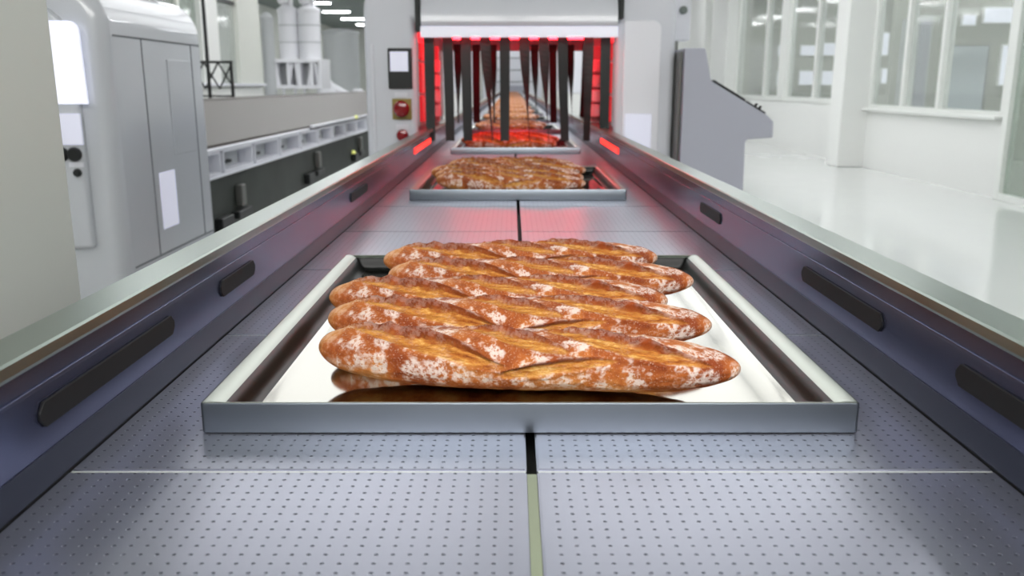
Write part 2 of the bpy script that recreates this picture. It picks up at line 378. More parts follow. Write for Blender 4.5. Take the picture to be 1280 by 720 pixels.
o = b.build('belt_plate', M['plate'], conv); o['kind'] = 'stuff'
RY0 = -0.5
MB().box(-.40, .40, RY0, YEND, .84, .868).build('under_deck', M['underdeck'], conv)
MB().box(-.0044, .0044, RY0, Y0 - .002, .868, .8975).build('lit_gap_strip', M['gap_light'], conv)  # pale strip paints the lit near stretch of the centre gap
for r in range(-2, 34):
    for a_, b_ in ((-HALF + .002, -.0055), (.0055, HALF - .002)): MB().box(a_, b_, Y0 + RW * r - .0014, Y0 + RW * r + .0014, .868, BZ - .0012).build('joint_highlight', M['joint_glint'], conv)  # pale strips paint the highlight along the plate gaps
MB().box(-.43, .43, RY0 + .02, YEND - .02, 0.0, .84).build('base_frame', M['dark_green'], conv)
for sx in (-1, 1):
    prof = [(.4195, .86), (.4195, 1.012), (.4125, 1.016), (.4115, 1.020), (.4115, 1.029), (.4135, 1.031), (.4500, 1.0335), (.4515, 1.031), (.4515, .86)]
    n = len(prof)
    # inner face and the cap are separate looks: the cap is its own part
    face = [(.4195, .86), (.4195, 1.012), (.4515, 1.012), (.4515, .86)]
    cap = [(.4195, 1.012), (.4115, 1.014), (.4105, 1.017), (.4105, 1.0265), (.4125, 1.0285), (.4500, 1.0305), (.4520, 1.0285), (.4520, 1.012)]
    rr = MB().prism([(sx * x, z) for x, z in face], 'y', RY0, YEND).build('side_rail', M['rail_face'], conv)
    MB().prism([(sx * x, z) for x, z in cap], 'y', RY0, YEND).build('rail_cap', M['rail_steel'], conv)
    # long black pads and thin ribs on the inner face
    pads = ((.53, .81), (.985, 1.275), (1.8, 2.0)) if sx > 0 else ((.69, .99), (1.16, 1.32), (2.15, 2.4))
    for (a0, a1) in pads:
        m = MB(); y0, y1 = a0, a1; xi = sx * .4195; xo = sx * .4165
        zz = .954, .977
        m.prism([(y0, zz[0] + .008), (y0 + .008, zz[0]), (y1 - .008, zz[0]), (y1, zz[0] + .008), (y1, zz[1] - .008), (y1 - .008, zz[1]), (y0 + .008, zz[1]), (y0, zz[1] - .008)], 'x', min(xi, xo), max(xi, xo))
        m.build('side_pad', M['slot'], conv, bevel=.001)
    x0, x1 = sorted((sx * .4195, sx * .4180)); MB().box(x0, x1, RY0, YEND, .9015, .932).build('dark_reflection_strip', M['rail_reflection'], conv, bevel=.0006)  # dark reflection low on the rail, painted as a thin strip
    x0, x1 = sorted((sx * .4195, sx * .4165)); MB().box(x0, x1, 3.6, 4.32, .962, .986).build('added_rail_glow', M['rail_glow'], conv, bevel=.001)  # glowing strip added to redden the rail before the machine
    m = MB(); x0, x1 = sorted((sx * .4195, sx * .4175)); m.box(x0, x1, RY0, YEND, .989, .993)
    m.build('rail_rib', M['rail_face'], conv, bevel=.0008)
    x0, x1 = sorted((sx * .4185, sx * .4195)); MB().box(x0, x1, RY0, YEND, .8925, .9015).build('rail_gasket', M['slot'], conv)

# ------------------------------------------------------------------ trays
TW, TD, TH = 0.328, 0.769, 0.033
def tray_parts():
    sm = lambda t: t * t * (3 - 2 * t)
    # skirt: the outer vertical band, pan: rim, curved inner walls and floor
    def ring(bm, ins, z, r, fy=1.0):
        x, y0, y1 = TW - ins, ins * fy, TD - ins * fy; vs = []
        for cx, cy, a0 in ((x - r, y0 + r, -90), (x - r, y1 - r, 0), (-x + r, y1 - r, 90), (-x + r, y0 + r, 180)):
            for k in range(5):
                a = math.radians(a0 + 90 * k / 4); vs.append(bm.verts.new((cx + r * math.cos(a), cy + r * math.sin(a), z)))
        return vs
    def loft(loops, cap0=False, cap1=False):
        b = MB(); R = [ring(b.bm, *q) for q in loops]
        for p, q in zip(R, R[1:]):
            n = len(p)
            for k in range(n): b.bm.faces.new([p[k], p[(k+1) % n], q[(k+1) % n], q[k]])
        if cap0: b.bm.faces.new(R[0][::-1])
        if cap1: b.bm.faces.new(R[-1])
        return b
    sk = loft([(.003, 0.0, .004), (0, .0015, .004), (0, TH - .002, .004), (.0006, TH - .0006, .004)], cap0=True).mesh('skirt', M['tray_skirt'], True)
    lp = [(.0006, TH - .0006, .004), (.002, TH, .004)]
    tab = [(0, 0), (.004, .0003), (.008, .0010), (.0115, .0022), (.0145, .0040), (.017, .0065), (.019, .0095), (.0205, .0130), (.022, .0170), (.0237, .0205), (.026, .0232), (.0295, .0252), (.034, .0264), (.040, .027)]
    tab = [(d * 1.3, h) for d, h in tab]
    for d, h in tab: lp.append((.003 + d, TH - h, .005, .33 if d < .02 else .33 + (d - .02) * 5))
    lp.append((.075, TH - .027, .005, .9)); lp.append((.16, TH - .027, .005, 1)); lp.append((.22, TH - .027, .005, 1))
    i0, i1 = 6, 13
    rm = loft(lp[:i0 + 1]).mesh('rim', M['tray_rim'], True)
    wl = loft(lp[i0:i1 + 1]).mesh('inner_wall', M['tray_wall_reflection'], True)
    pn = loft(lp[i1:], cap1=True).mesh('pan', M['tray'], True)
    return sk, rm, wl, pn
skm, rmm, wlm, pnm = tray_parts()
NT = 20
TP = 1.802
tray_desc = ['baking tray nearest the camera', 'baking tray waiting before the curtain, second along the belt', 'baking tray glowing red under the strip curtain']
trays = []
for k in range(NT):
    lb = tray_desc[k] if k < 3 else 'steel baking tray on the belt beyond the machine, %s tray from the camera' % ordinal(k)
    if k < 3: lb = 'shallow steel ' + lb
    t = empty('baking_tray', (0, .812 + TP * k, BZ), lb, 'baking tray', 'baking trays spaced along the conveyor')
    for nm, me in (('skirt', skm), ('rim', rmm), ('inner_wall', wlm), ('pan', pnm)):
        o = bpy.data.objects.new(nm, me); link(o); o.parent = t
        md = o.modifiers.new('edges', 'EDGE_SPLIT'); md.split_angle = 0.9
    trays.append(t)

# ------------------------------------------------------------------ baguettes
def lerp_tab(tab, t):
    if t <= tab[0][0]: return tab[0][1]
    for (a, x), (b, y) in zip(tab, tab[1:]):
        if t <= b: return x + (y - x) * (t - a) / (b - a)
    return tab[-1][1]
# scores: centre line as (position along the loaf, angle from the front in degrees), half width in degrees
SCORES = [([(.05, 98), (.12, 80), (.20, 62), (.30, 45), (.40, 22), (.48, 6)], 21, 1.0),
          ([(.35, 96), (.43, 78), (.50, 60), (.56, 48), (.62, 38)], 16, .8),
          ([(.45, -4), (.52, 2), (.60, 13), (.68, 22), (.73, 27)], 12, .7),
          ([(.55, 92), (.64, 74), (.72, 58), (.80, 46), (.88, 34), (.94, 24)], 20, 1.0)]
BL, BA, BB = 0.476, 0.0465, 0.0345      # length, half depth, half height
def bread_mesh(nu, nv, name='baguette'):
    bm = bmesh.new(); cl = bm.verts.layers.float_color.new('zones')
    rows_ = []
    for i in range(nu + 1):
        c = 0.5 - 0.5 * math.cos(PI * i / nu); t = 0.8 * c + 0.2 * i / nu
        s = 2 * t - 1
        R = max(0.0, 1 - abs(s) ** 7) ** 0.5
        R *= 1 - (0.20 if s < 0 else .36) * abs(s) ** 2.2
        cy = 0.010 * math.sin(s * 2.6 + .3)                    # gentle S of the loaf
        cz = 0.008 * max(0, -s) ** 2.2 + 0.004 * max(0, s) ** 3  # left tip curls off the tray
        row = []
        for j in range(nv):
            th = 2 * PI * j / nv; thd = math.degrees(th)
            if thd > 270: thd -= 360
            red = gr = 0.0; disp = 0.0
            for tab, hw, amt in SCORES:
                t0, t1 = tab[0][0], tab[-1][0]
                if not (t0 - .02 < t < t1 + .02): continue
                q = (t - t0) / (t1 - t0); tp = max(0, math.sin(PI * min(max(q, 0), 1))) ** .6
                wob = 2.5 * noise.noise(Vector((t * 22, amt * 5, 3)))
                h = hw * tp + .01; d = (thd - lerp_tab(tab, t) - wob) / h
                if abs(d) < 1.0:
                    e = min(1, (1 - abs(d)) * 3.5)
                    red = max(red, e * min(1, tp * 2)); nn = noise.noise(Vector((t * 16, th * 9, 1))) + .7 * noise.noise(Vector((t * 40, th * 26, 4)))
                    stripe = 1 - abs(noise.noise(Vector((t * 7, d * 3.2, amt * 7)))) * 4
                    red = red * min(1, .80 + .5 * abs(noise.noise(Vector((t * 12, d * 4.5, 2 + amt)))) * 2)
                    disp -= amt * tp * (0.0046 * (1 - abs(d) ** 2.4) * (1 + .25 * d) - .0026 * nn - .0016 * stripe + .0050 * math.exp(-((d - .76) / .14) ** 2))
                if -0.1 < d - .78 < .75 and tp > .15:
                    e = math.exp(-((d - 1.08) / .24) ** 2); disp += amt * .0066 * e * tp * (1 + .6 * noise.noise(Vector((t * 30, 8, amt))))
                    gr = max(gr, min(1, math.exp(-((d - 1.02) / .26) ** 2) * tp * 1.25))
                elif -1.5 < d < -.8:
                    disp += amt * .0018 * math.exp(-((d + 1.12) / .25) ** 2) * tp
            ca, sa = math.cos(th), math.sin(th)
            # front is -Y
            y = -ca * BA * R; z = sa * BB * R
            if sa < 0: z = -abs(sa) ** .75 * BB * R * .88
            lump = .0022 * noise.noise(Vector((t * 9, ca * 1.5, sa * 1.5))) + .0010 * noise.noise(Vector((t * 34, ca * 5, sa * 5)))
            nrm = Vector((s * abs(s) ** 6 * .8, -ca * BB, sa * BA)); nrm = Vector((0, -ca, sa)).normalized()
            dd = (disp + lump) * min(1, R * 1.4)
            p = Vector(((s * BL / 2), y + cy, z + BB * .88 + cz)) + nrm * dd
            fl = 0.0
            if thd < 150 and thd > -45: fl = min(1, (thd + 45) / 30)
            if thd > 120: fl *= max(0, (150 - thd) / 30)
            fl *= (1 - red) * (1 - .8 * gr)
            if t < .07: fl *= .3
            v = bm.verts.new(p); v[cl] = (red, gr, fl, 1); row.append(v)
        rows_.append(row)
    for a, b in zip(rows_[:-1], rows_[1:]):
        for j in range(nv): bm.faces.new([a[j], a[(j+1) % nv], b[(j+1) % nv], b[j]])
    bmesh.ops.remove_doubles(bm, verts=rows_[0] + rows_[-1], dist=1e-4)
    bmesh.ops.recalc_face_normals(bm, faces=bm.faces[:])
    zmin = min(v.co.z for v in bm.verts)
    for v in bm.verts: v.co.z -= zmin
    me = bpy.data.meshes.new(name); bm.to_mesh(me); bm.free(); me.materials.append(M['bread'])
    for f in me.polygons: f.use_smooth = True
    return me
hi = bread_mesh(460, 150); mid = bread_mesh(200, 64); lo = bread_mesh(90, 32)
Zc = .937
ends = [((404, 438), (926, 468)), ((413, 404), (890, 412)), ((414, 377), (835, 381)), ((487, 350), (867, 356)), ((480, 331), (822, 326))]
poses = []
for L_, R_ in ends:
    a, b = at(*L_, Z=Zc), at(*R_, Z=Zc)
    c = (a + b) / 2; poses.append((c.x, c.y - .812, math.atan2(b.y - a.y, b.x - a.x), (b - a).length / BL))
order = ['frontmost', 'second from the front', 'middle', 'fourth from the front', 'rearmost']
where = ['on the nearest tray', 'on the tray before the curtain', 'on the red lit tray']
rnd = random.Random(3)
for k in range(NT):
    me = hi if k < 1 else (mid if k < 4 else lo)
    for j, (x, y, r, s) in enumerate(poses):
        o = bpy.data.objects.new('baguette', me); link(o)
        o.location = (x - (.018 if k else 0), .812 + TP * k + y, BZ + .0062); o.rotation_euler = (0, 0, r); o.scale = (s, 1, 1)
        w_ = where[k] if k < 3 else 'on the %s tray' % ordinal(k)
        tag(o, 'floury golden baguette, %s of five, %s' % (order[j], w_), 'bread', 'baguettes lying on the baking trays')

# ------------------------------------------------------------------ the curtain machine over the belt
MY0, MY1 = 4.35, 6.0
mach = empty('tunnel_machine', (0.015, MY0, 0), 'white rounded tunnel machine spanning the conveyor, with black strip curtain and red glow', 'machine')
def arc(cx, cz, r, a0, a1, n=8): return [(cx + r * math.cos(math.radians(a0 + (a1 - a0) * k / n)), cz + r * math.sin(math.radians(a0 + (a1 - a0) * k / n))) for k in range(n + 1)]
L0, R0, OW, OT, MT, rr = -.735, .775, .482, 1.468, 1.80, .22
OI = 1.535
poly = [(L0, .84)] + arc(L0 + rr, MT - rr, rr, 180, 90) + arc(R0 - rr, MT - rr, rr, 90, 0) + [(R0, .84), (OW, .84), (OW, OI), (-OW, OI), (-OW, .84)]
MB().prism(poly, 'y', MY0, MY1).box(L0, -.44, MY0, MY1, 0, .84).box(.44, R0, MY0, MY1, 0, .84).build('casing', M['white_gloss'], mach, bevel=.035, seg=5)
# front hood over the opening
hp = [(MY0 + .02, 1.512), (MY0 - .05, 1.512), (MY0 - .062, 1.53), (MY0 - .058, 1.57), (MY0 - .045, 1.605), (MY0 - .015, 1.66), (MY0 + .02, 1.70)]
MB().prism(hp, 'x', -.452, .486).build('hood', M['white_gloss'], mach, bevel=.004)
MB().prism([(MY0 + .008, 1.466), (MY0 - .045, 1.460), (MY0 - .049, 1.508), (MY0 + .008, 1.53)], 'x', -.455, .487).build('hood_bar', M['hood_bar'], mach, bevel=.003)
MB().box(-.478, -.456, MY0 - .06, MY0 + .01, 1.485, 1.72).build('seam', M['rubber'], mach, bevel=.004)
MB().box(.490, .512, MY0 - .06, MY0 + .01, 1.545, 1.72).build('seam', M['rubber'], mach, bevel=.004)
# right-hand front door panel with rounded top corner
pp = [(.522, .9), (.522, 1.54)] + arc(.66, 1.50, .04, 90, 0) + [(.70, .9)]
MB().prism(pp, 'y', MY0 - .012, MY0 + .01).build('door_panel', M['door_white'], mach, bevel=.004)
MB().prism([(.535, .93), (.535, 1.10), (.665, 1.10), (.665, .93)], 'y', MY0 - .016, MY0 - .010).build('cover_plate', M['screen'], mach, bevel=.002)
# left-hand controls
d = MB().box(-.618, -.502, MY0 - .02, MY0 + .01, 1.222, 1.412).build('display', M['black'], mach, bevel=.004)
MB().box(-.607, -.520, MY0 - .024, MY0 - .018, 1.303, 1.396).build('screen', M['screen'], d)
MB().box(-.592, -.530, MY0 - .006, MY0 + .005, 1.182, 1.205).build('label_plate', M['white_panel'], mach)
e = MB().box(-.604, -.510, MY0 - .012, MY0 + .005, 1.074, 1.174).build('switch_plate', M['knob_yellow'], mach, bevel=.003)
MB().lathe([(.022, 0), (.022, -.02), (.037, -.024), (.040, -.036), (.034, -.047), (.018, -.053)], (-.556, MY0 - .012, 1.126), 'y').build('stop_button', M['knob_red'], e, smooth=True)
MB().box(-.590, -.528, MY0 - .006, MY0 + .005, 1.026, 1.05).build('label_plate', M['white_panel'], mach)
MB().lathe([(.018, 0), (.018, -.02), (.028, -.024), (.030, -.034), (.026, -.043), (.012, -.048)], (-.556, MY0, .998), 'y').build('push_button', M['knob_red'], mach, smooth=True)
MB().box(-.700, -.688, MY0 - .008, MY0 + .01, .86, 1.43).build('edge_trim', M['white_panel'], mach, bevel=.003)
# inside: liners, red side heaters, overhead heat lamps
for sx in (-1, 1):
    a, b = sorted((sx * .4815, sx * .476))
    MB().box(a, b, MY0 + .03, MY1 - .03, 1.04, OI - .003).build('liner', M['liner'], mach)
    for (z0, z1) in ((1.06, 1.185), (1.20, 1.345), (1.36, 1.44)):
        a, b = sorted((sx * .476, sx * .462)); MB().box(a, b, MY0 + .04, MY0 + .20, z0, z1).build('side_heater', M['red_panel'], mach, bevel=.004)
    a, b = sorted((sx * .474, sx * .425)); MB().box(a, b, MY0 + .62, MY0 + .70, 1.035, OT - .02).build('inner_post', M['liner'], mach, bevel=.006)
    for zz in (1.10, 1.18, 1.26, 1.34):
        MB().lathe([(.012, -.035), (.03, -.03), (.03, .03), (.012, .035)], (sx * .443, MY0 + .58, zz), 'z').build('guide_roller', M['white_panel'], mach, smooth=True)
MB().box(-.47, .47, MY0 + .03, MY1 - .03, OI - .005, OI - .001).build('roof_liner', M['liner'], mach)
MB().box(-.48, .48, MY1 - .04, MY1 - .01, OT - .01, OI - .006).build('rear_lip', M['liner'], mach)
for yy in (.03, .45, .8):
    MB().tube((-.40, MY0 + yy, OI - .030), (.40, MY0 + yy, OI - .030), .013, 12).build('heat_lamp', M['red_lamp'], mach, smooth=True)
    for xx in (-.42, .40): MB().box(xx, xx + .02, MY0 + yy - .018, MY0 + yy + .02, OI - .05, OI - .006).build('lamp_holder', M['steel'], mach)
# curtain strips
def strip(xt, xb, tw, y, zt=OT + .03, zb=.968, w=.051, ph=0.0):
    bm = bmesh.new(); n = 22; rows_ = []
    for i in range(n + 1):
        q = i / n; z = zt + (zb - zt) * q
        x = xt + (xb - xt) * q ** 1.3
        e = min(1, q / .85); a = math.radians(tw) * (e * e * (3 - 2 * e)) + ph * math.sin(q * 3)
        ux, uy = math.cos(a), math.sin(a); hw, ht = w / 2 * (1 - .12 * q), .0016
        yy = y + .006 * math.sin(q * 5 + xt * 20)
        rows_.append([bm.verts.new((x + s1 * hw * ux - s2 * ht * uy, yy + s1 * hw * uy + s2 * ht * ux, z)) for s1, s2 in ((-1,-1),(1,-1),(1,1),(-1,1))])
    for a_, b_ in zip(rows_, rows_[1:]):
        for j in range(4): bm.faces.new([a_[j], a_[(j+1)%4], b_[(j+1)%4], b_[j]])
    bm.faces.new(rows_[0][::-1]); bm.faces.new(rows_[-1])
    b = MB(); b.bm.free(); b.bm = bm
    return b.build('curtain_strip', M['rubber'], mach)
def ux(u, v, Y): return at(u, v, Y=Y).x
for (ut, ub, tw) in ((536.5, 538.5, 8), (559.5, 563, -12), (582, 585, 10), (606, 616, 86), (631, 631, -6), (655, 662, 89), (679, 686, 88), (703, 706, 24), (736, 733, -50), (757, 755, 8)):
    strip(ux(ut, 50, 4.385), ux(ub, 177, 4.385), tw, 4.385)
for (ut, ub, tw) in ((572, 573, 80), (595, 596, 20), (616, 618, 80), (668, 671, 87), (691, 692, 15), (713, 715, 86), (733, 728, 12)):
    strip(ux(ut, 62, 5.94), ux(ub, 155, 5.94), tw, 5.94, zb=.99)

# ------------------------------------------------------------------ operator console right of the machine
CY = 4.2
con = empty('operator_console', (.95, CY, 0), 'grey operator console with sloping black control strip, right of the tunnel machine', 'control console')
pts = [(856, 60), (882, 60), (889, 101), (959, 144), (967, 152), (966, 172), (935, 174), (932, 238)]
P = [at(u, v, Y=CY) for u, v in pts]
pl = [(P[0].x, 0.0)] + [(p.x, p.z) for p in P[:7]] + [(P[6].x - .012, P[6].z - .012), (P[7].x, 0.0)]
MB().prism(pl, 'y', CY, CY + .37).build('cabinet', M['grey_paint'], con, bevel=.006)
MB().box(P[0].x - .012, P[0].x - .001, CY + .03, CY + .36, 0.02, P[0].z - .015).build('side_panel', M['grey_side'], con, bevel=.004)
def slope_piece(f0, f1, h, y0, y1, m, nm):
    A = Vector((P[2].x, 0, P[2].z)); B = Vector((P[3].x, 0, P[3].z)); d = (B - A); n = Vector((-d.z, 0, d.x)).normalized()
    a, b = A + d * f0, A + d * f1
    q = [(a.x, a.z), (b.x, b.z), (b.x + n.x * h, b.z + n.z * h), (a.x + n.x * h, a.z + n.z * h)]
    return MB().prism(q, 'y', y0, y1).build(nm, m, con, bevel=.002)
slope_piece(.03, .60, .012, CY + .005, CY + .34, M['black'], 'touch_screen')
slope_piece(.62, .97, .008, CY + .005, CY + .34, M['black'], 'key_panel')
for f in (.80, .87): slope_piece(f, f + .035, .028, CY + .05, CY + .07, M['black'], 'toggle_switch')

# ------------------------------------------------------------------ near left cabinet
t = empty('tall_cabinet', (-1.1, .5, 0), 'plain cream grey tall cabinet at the left edge, right beside the conveyor', 'cabinet')
MB().box(-1.6, -.72, -.6, 1.375, 0, 2.1).build('body', M['cream'], t, bevel=.004)
MB().box(-1.58, -.74, -.58, 1.355, 2.1, 2.12).build('lid', M['white_matt'], t)

# ------------------------------------------------------------------ left rounded machine
HX0, HX1, HY0, HY1, HT = -3.0, -1.70, 3.72, 4.9, 1.67
hm = empty('rounded_machine', (-2.3, HY0, 0), 'glossy grey rounded machine housing at left, with white label and black knobs', 'machine')
r = .19
poly = [(HX0, 0.0)] + arc(HX0 + r, HT - r, r, 180, 90) + arc(HX1 - r, HT - r, r, 90, 0) + [(HX1, 0.0)]
MB().prism(poly, 'y', HY0, HY1).build('casing', M['casing_grey'], hm, bevel=.07, seg=6)
poly2 = [(HX0 + .12, .55)] + arc(HX0 + .12 + r, HT - .1 - r, r, 180, 90) + arc(HX1 - .12 - r, HT - .1 - r, r, 90, 0) + [(HX1 - .12, .55)]
MB().prism(poly2, 'y', HY0 - .035, HY0 + .02).build('front_cover', M['casing_grey'], hm, bevel=.02, seg=4)
a = at(50, 130, Y=HY0 - .035); b = at(97, 26, Y=HY0 - .035)
q = [(a.x - .25, a.z), (a.x - .25, b.z)] + arc(b.x - .04, b.z - .04, .04, 90, 0, 5) + [(b.x + .006, a.z)]
MB().prism(q, 'y', HY0 - .042, HY0 - .03).build('lit_window', M['window_lit'], hm)
a = at(72, 181, Y=HY0 - .035); b = at(100, 142, Y=HY0 - .035)
MB().box(a.x, b.x, HY0 - .042, HY0 - .03, a.z, b.z).build('label_plate', M['screen'], hm)
for (u, v, rd) in ((93, 193, .030), (77, 193, .030), (97, 216, .017)):
    c = at(u, v, Y=HY0 - .04)
    MB().lathe([(rd, 0), (rd, -.012), (rd * .8, -.02), (rd * .4, -.022)], (c.x, HY0 - .034, c.z), 'y').build('knob', M['black'], hm, smooth=True)
c = at(95, 206, Y=HY0 - .04)
MB().box(c.x - .03, c.x + .03, HY0 - .04, HY0 - .03, c.z - .01, c.z + .01).build('name_strip', M['white_panel'], hm)
MB().box(HX1 - .001, HX1 + .004, 4.15, 4.34, .56, .83).build('paper_label', M['screen'], hm)
MB().box(HX1 - .002, HX1 + .002, HY0 + .08, HY1 - .07, 1.44, 1.447).build('seam', M['seam'], hm)
MB().box(HX1 - .002, HX1 + .002, HY0 + .08, HY1 - .07, .44, .447).build('seam', M['seam'], hm)
MB().box(HX1 - .002, HX1 + .002, 4.08, 4.086, .447, 1.44).build('seam', M['seam'], hm)
MB().box(HX1 - .002, HX1 + .002, 4.70, 4.706, .447, 1.44).build('seam', M['seam'], hm)
MB().box(HX1 - .001, HX1 + .006, 4.36, 4.66, .90, 1.36).build('side_hatch', M['casing_grey'], hm, bevel=.003)

# ------------------------------------------------------------------ left production line
LY0, LY1 = 4.92, 22.0
ll = empty('production_line', (-2.6, LY0, 0), 'second production line at left, dark green side below steel cover plate', 'production line')
MB().box(-3.3, -1.95, LY0, LY1, 0, .66).build('dark_base', M['dark_green'], ll, bevel=.01)
MB().box(-3.3, -2.16, LY0, LY1, .66, .82).build('back_body', M['grey_side'], ll)
MB().prism([(-1.93, .845), (-1.93, .865), (-2.55, 1.105), (-3.2, 1.105), (-3.2, 1.085), (-2.55, 1.085)], 'y', LY0, LY1).build('cover_plate', M['hood_plate'], ll)
MB().box(-3.2, -2.56, LY0, LY1, .82, 1.085).build('rear_body', M['grey_side'], ll)
MB().box(-1.96, -1.90, LY0, 8.2, .822, .846).build('ledge', M['white_panel'], ll, bevel=.006)
MB().box(-1.96, -1.90, 8.35, LY1, .84, .864).build('ledge', M['white_panel'], ll, bevel=.006)
MB().box(-1.96, -1.90, LY0, LY1, .655, .675).build('ledge', M['white_panel'], ll, bevel=.005)
for (yy, z0) in ((6.05, .36), (8.55, .40), (11.0, .4)):
    lv = MB().box(-1.95, -1.90, yy, yy + .1, z0 + .05, z0 + .2).build('lever', M['grey_side'], ll, bevel=.01)
    MB().box(-1.95, -1.90, yy - .45, yy - .2, z0 - .06, z0 + .03).build('latch', M['black'], ll, bevel=.01)
    MB().box(-1.95, -1.89, yy - .12, yy + .2, z0 - .02, z0 + .03).build('lever_bracket', M['black'], ll, bevel=.01)
c = at(443, 193, X=-1.93); MB().lathe([(.05, 0), (.05, .02), (.03, .035)], (-1.95, c.y, c.z), 'x').build('signal_lamp', M['lamp_yellow'], ll, smooth=True)
c = at(445, 149, X=-1.90); MB().lathe([(.02, 0), (.02, .02), (.014, .03)], (-1.91, c.y, .862), 'x').build('signal_lamp', M['lamp_yellow'], ll, smooth=True)
proto = None
for i in range(11):
    y = 5.02 + .72 * i
    if i == 0:
        proto = empty('storage_bin', (-1.93, y, .677), '', 'storage bin', 'storage bins along the second production line')
        f = MB(); W, D, H = .66, .20, .143
        f.box(-D, .02, 0, .02, 0, H); f.box(-D, .02, W - .02, W, 0, H); f.box(-D, .02, .02, W - .02, 0, .012); f.box(-D, .02, .02, W - .02, H - .014, H); f.box(-D, -D + .012, .02, W - .02, .012, H - .014)
        me = f.mesh('frame', M['white_panel']); fo = bpy.data.objects.new('frame', me); link(fo); fo.parent = proto
        md = fo.modifiers.new('bevel', 'BEVEL'); md.width = .003; md.segments = 2
        me = MB().box(-.10, -.085, .03, W - .03, .012, H - .02).mesh('drawer_front', M['silo_grey']); fo = bpy.data.objects.new('drawer_front', me); link(fo); fo.parent = proto
        me = MB().box(-.085, -.06, W * .42, W * .62, .035, .055).mesh('handle', M['black']); ho = bpy.data.objects.new('handle', me); link(ho); ho.parent = fo
        o = proto
    else:
        o = copy_tree(proto); o.location = (-1.93, y, .677)
    o['label'] = 'white framed open storage bin under the steel cover at left, %s one from the camera' % ordinal(i)

# ------------------------------------------------------------------ things in the left background
# black lattice stand with a tall rod
a = at(240, 119, Y=11.0); b = at(290, 76, Y=11.0)
t = empty('lattice_stand', ((a.x + b.x) / 2, 11.0, 0), 'black metal lattice stand with crossed braces and tall rod, beside left window', 'metal stand')
m = MB(); w = .014
m.box(a.x, b.x, 10.98, 11.02, b.z - .03, b.z).box(a.x, a.x + .03, 10.98, 11.02, 0, b.z - .03).box(b.x - .03, b.x, 10.98, 11.02, 0, b.z - .03).box(a.x + .03, b.x - .03, 10.99, 11.01, a.z - .02, a.z)
m.build('frame', M['black'], t)
n = 3; dx = (b.x - a.x) / n; m = MB()
for i in range(n):
    m.tube((a.x + dx * i, 11.0, a.z + .08), (a.x + dx * (i + 1), 11.0, b.z - .02), .011, 8); m.tube((a.x + dx * (i + 1), 11.0, a.z + .08), (a.x + dx * i, 11.0, b.z - .02), .011, 8)
m.build('cross_brace', M['black'], t)
c = at(258, 60, Y=10.95); MB().tube((c.x, 10.95, 0), (c.x, 10.95, ZC - .05), .022).build('rod', M['black'], t, smooth=True)
def silo(name, u0, u1, vt, Y, m, label, zb, knob=True, group=None):
    a = at(u0, vt, Y=Y); b = at(u1, vt, Y=Y); R = (b.x - a.x) / 2 * .93; cx = (a.x + b.x) / 2; zt = a.z
    t = empty(name, (cx, Y, 0), label, 'silo', group)
    MB().lathe([(R * .96, zb), (R, zb + .03), (R, zt - .10), (R * 1.06, zt - .09), (R * 1.06, zt - .02), (R * .9, zt), (R * .5, zt + .06), (R * .2, zt + .08)], (cx, Y, 0), n=32).build('tank', m, t, smooth=True)
    if knob:
        MB().lathe([(.02, zt + .05), (.11, zt + .09), (.14, zt + .17), (.11, zt + .27), (.02, zt + .30)], (cx - .07, Y, 0), n=20).build('cap', m, t, smooth=True)
        MB().tube((cx + R * .45, Y - R * .3, zt - .02), (cx + R * .45, Y - R * .3, zt + .2), .05).build('vent_pipe', m, t, smooth=True)
    for zz in (zb + (zt - zb) * .33, zb + (zt - zb) * .66):
        MB().lathe([(R * 1.012, zz - .012), (R * 1.012, zz + .012)], (cx, Y, 0), n=32).build('band', M['silo_grey'], t, smooth=True)
    return t
silo('silo', 346, 372, 10, 20.0, M['silo'], 'left of the two tall white silos on the white machine base', 1.79)
silo('silo', 371, 400, 10, 20.0, M['silo'], 'right of the two tall white silos on the white machine base', 1.79)
silo('silo', 325, 341, 20, 18.5, M['silo_grey'], 'slim grey silo between the left window pier and the twin silos', 0, False)
silo('silo', 402, 449, 39, 27.0, M['silo_grey'], 'wide pale grey silo near the left of the tunnel machine', 0, False)
a = at(342, 111, Y=19.5); b = at(401, 79, Y=19.5)
t = empty('machine_base', ((a.x + b.x) / 2, 20.0, 0), 'white machine base with open side panels carrying the twin silos', 'machine base')
m = MB(); bx0, bx1, bz0, bz1 = a.x, b.x, a.z, 1.79
m.box(bx0, bx1, 19.5, 20.5, bz1 - .08, bz1).box(bx0, bx1, 19.5, 20.5, bz0, bz0 + .08)
for x in (bx0, bx0 + (bx1 - bx0) * .28, bx0 + (bx1 - bx0) * .5, bx0 + (bx1 - bx0) * .76, bx1 - .07): m.box(x, x + .07, 19.52, 20.48, bz0 + .08, bz1 - .08)
m.build('frame', M['silo'], t, bevel=.01)
MB().box(bx0 + .07, bx1 - .07, 19.9, 19.95, bz0 + .08, bz1 - .08).build('back_panel', M['silo_grey'], t)
m = MB()
for i in range(5):
    x = bx0 + .1 + (bx1 - bx0 - .2) * i / 4; m.tube((x, 19.6, bz0 + .08), (x + (.1 if i % 2 else -.05), 19.6, bz1 - .08), .035)
m.build('feed_pipe', M['silo'], t, smooth=True)
for x in (bx0 + .15, bx0 + .4, bx1 - .45, bx1 - .15):
    MB().lathe([(.05, 0), (.06, .02), (.03, .1), (.03, bz0)], (x, 19.8, 0), n=14).build('leg', M['silo'], t, smooth=True)
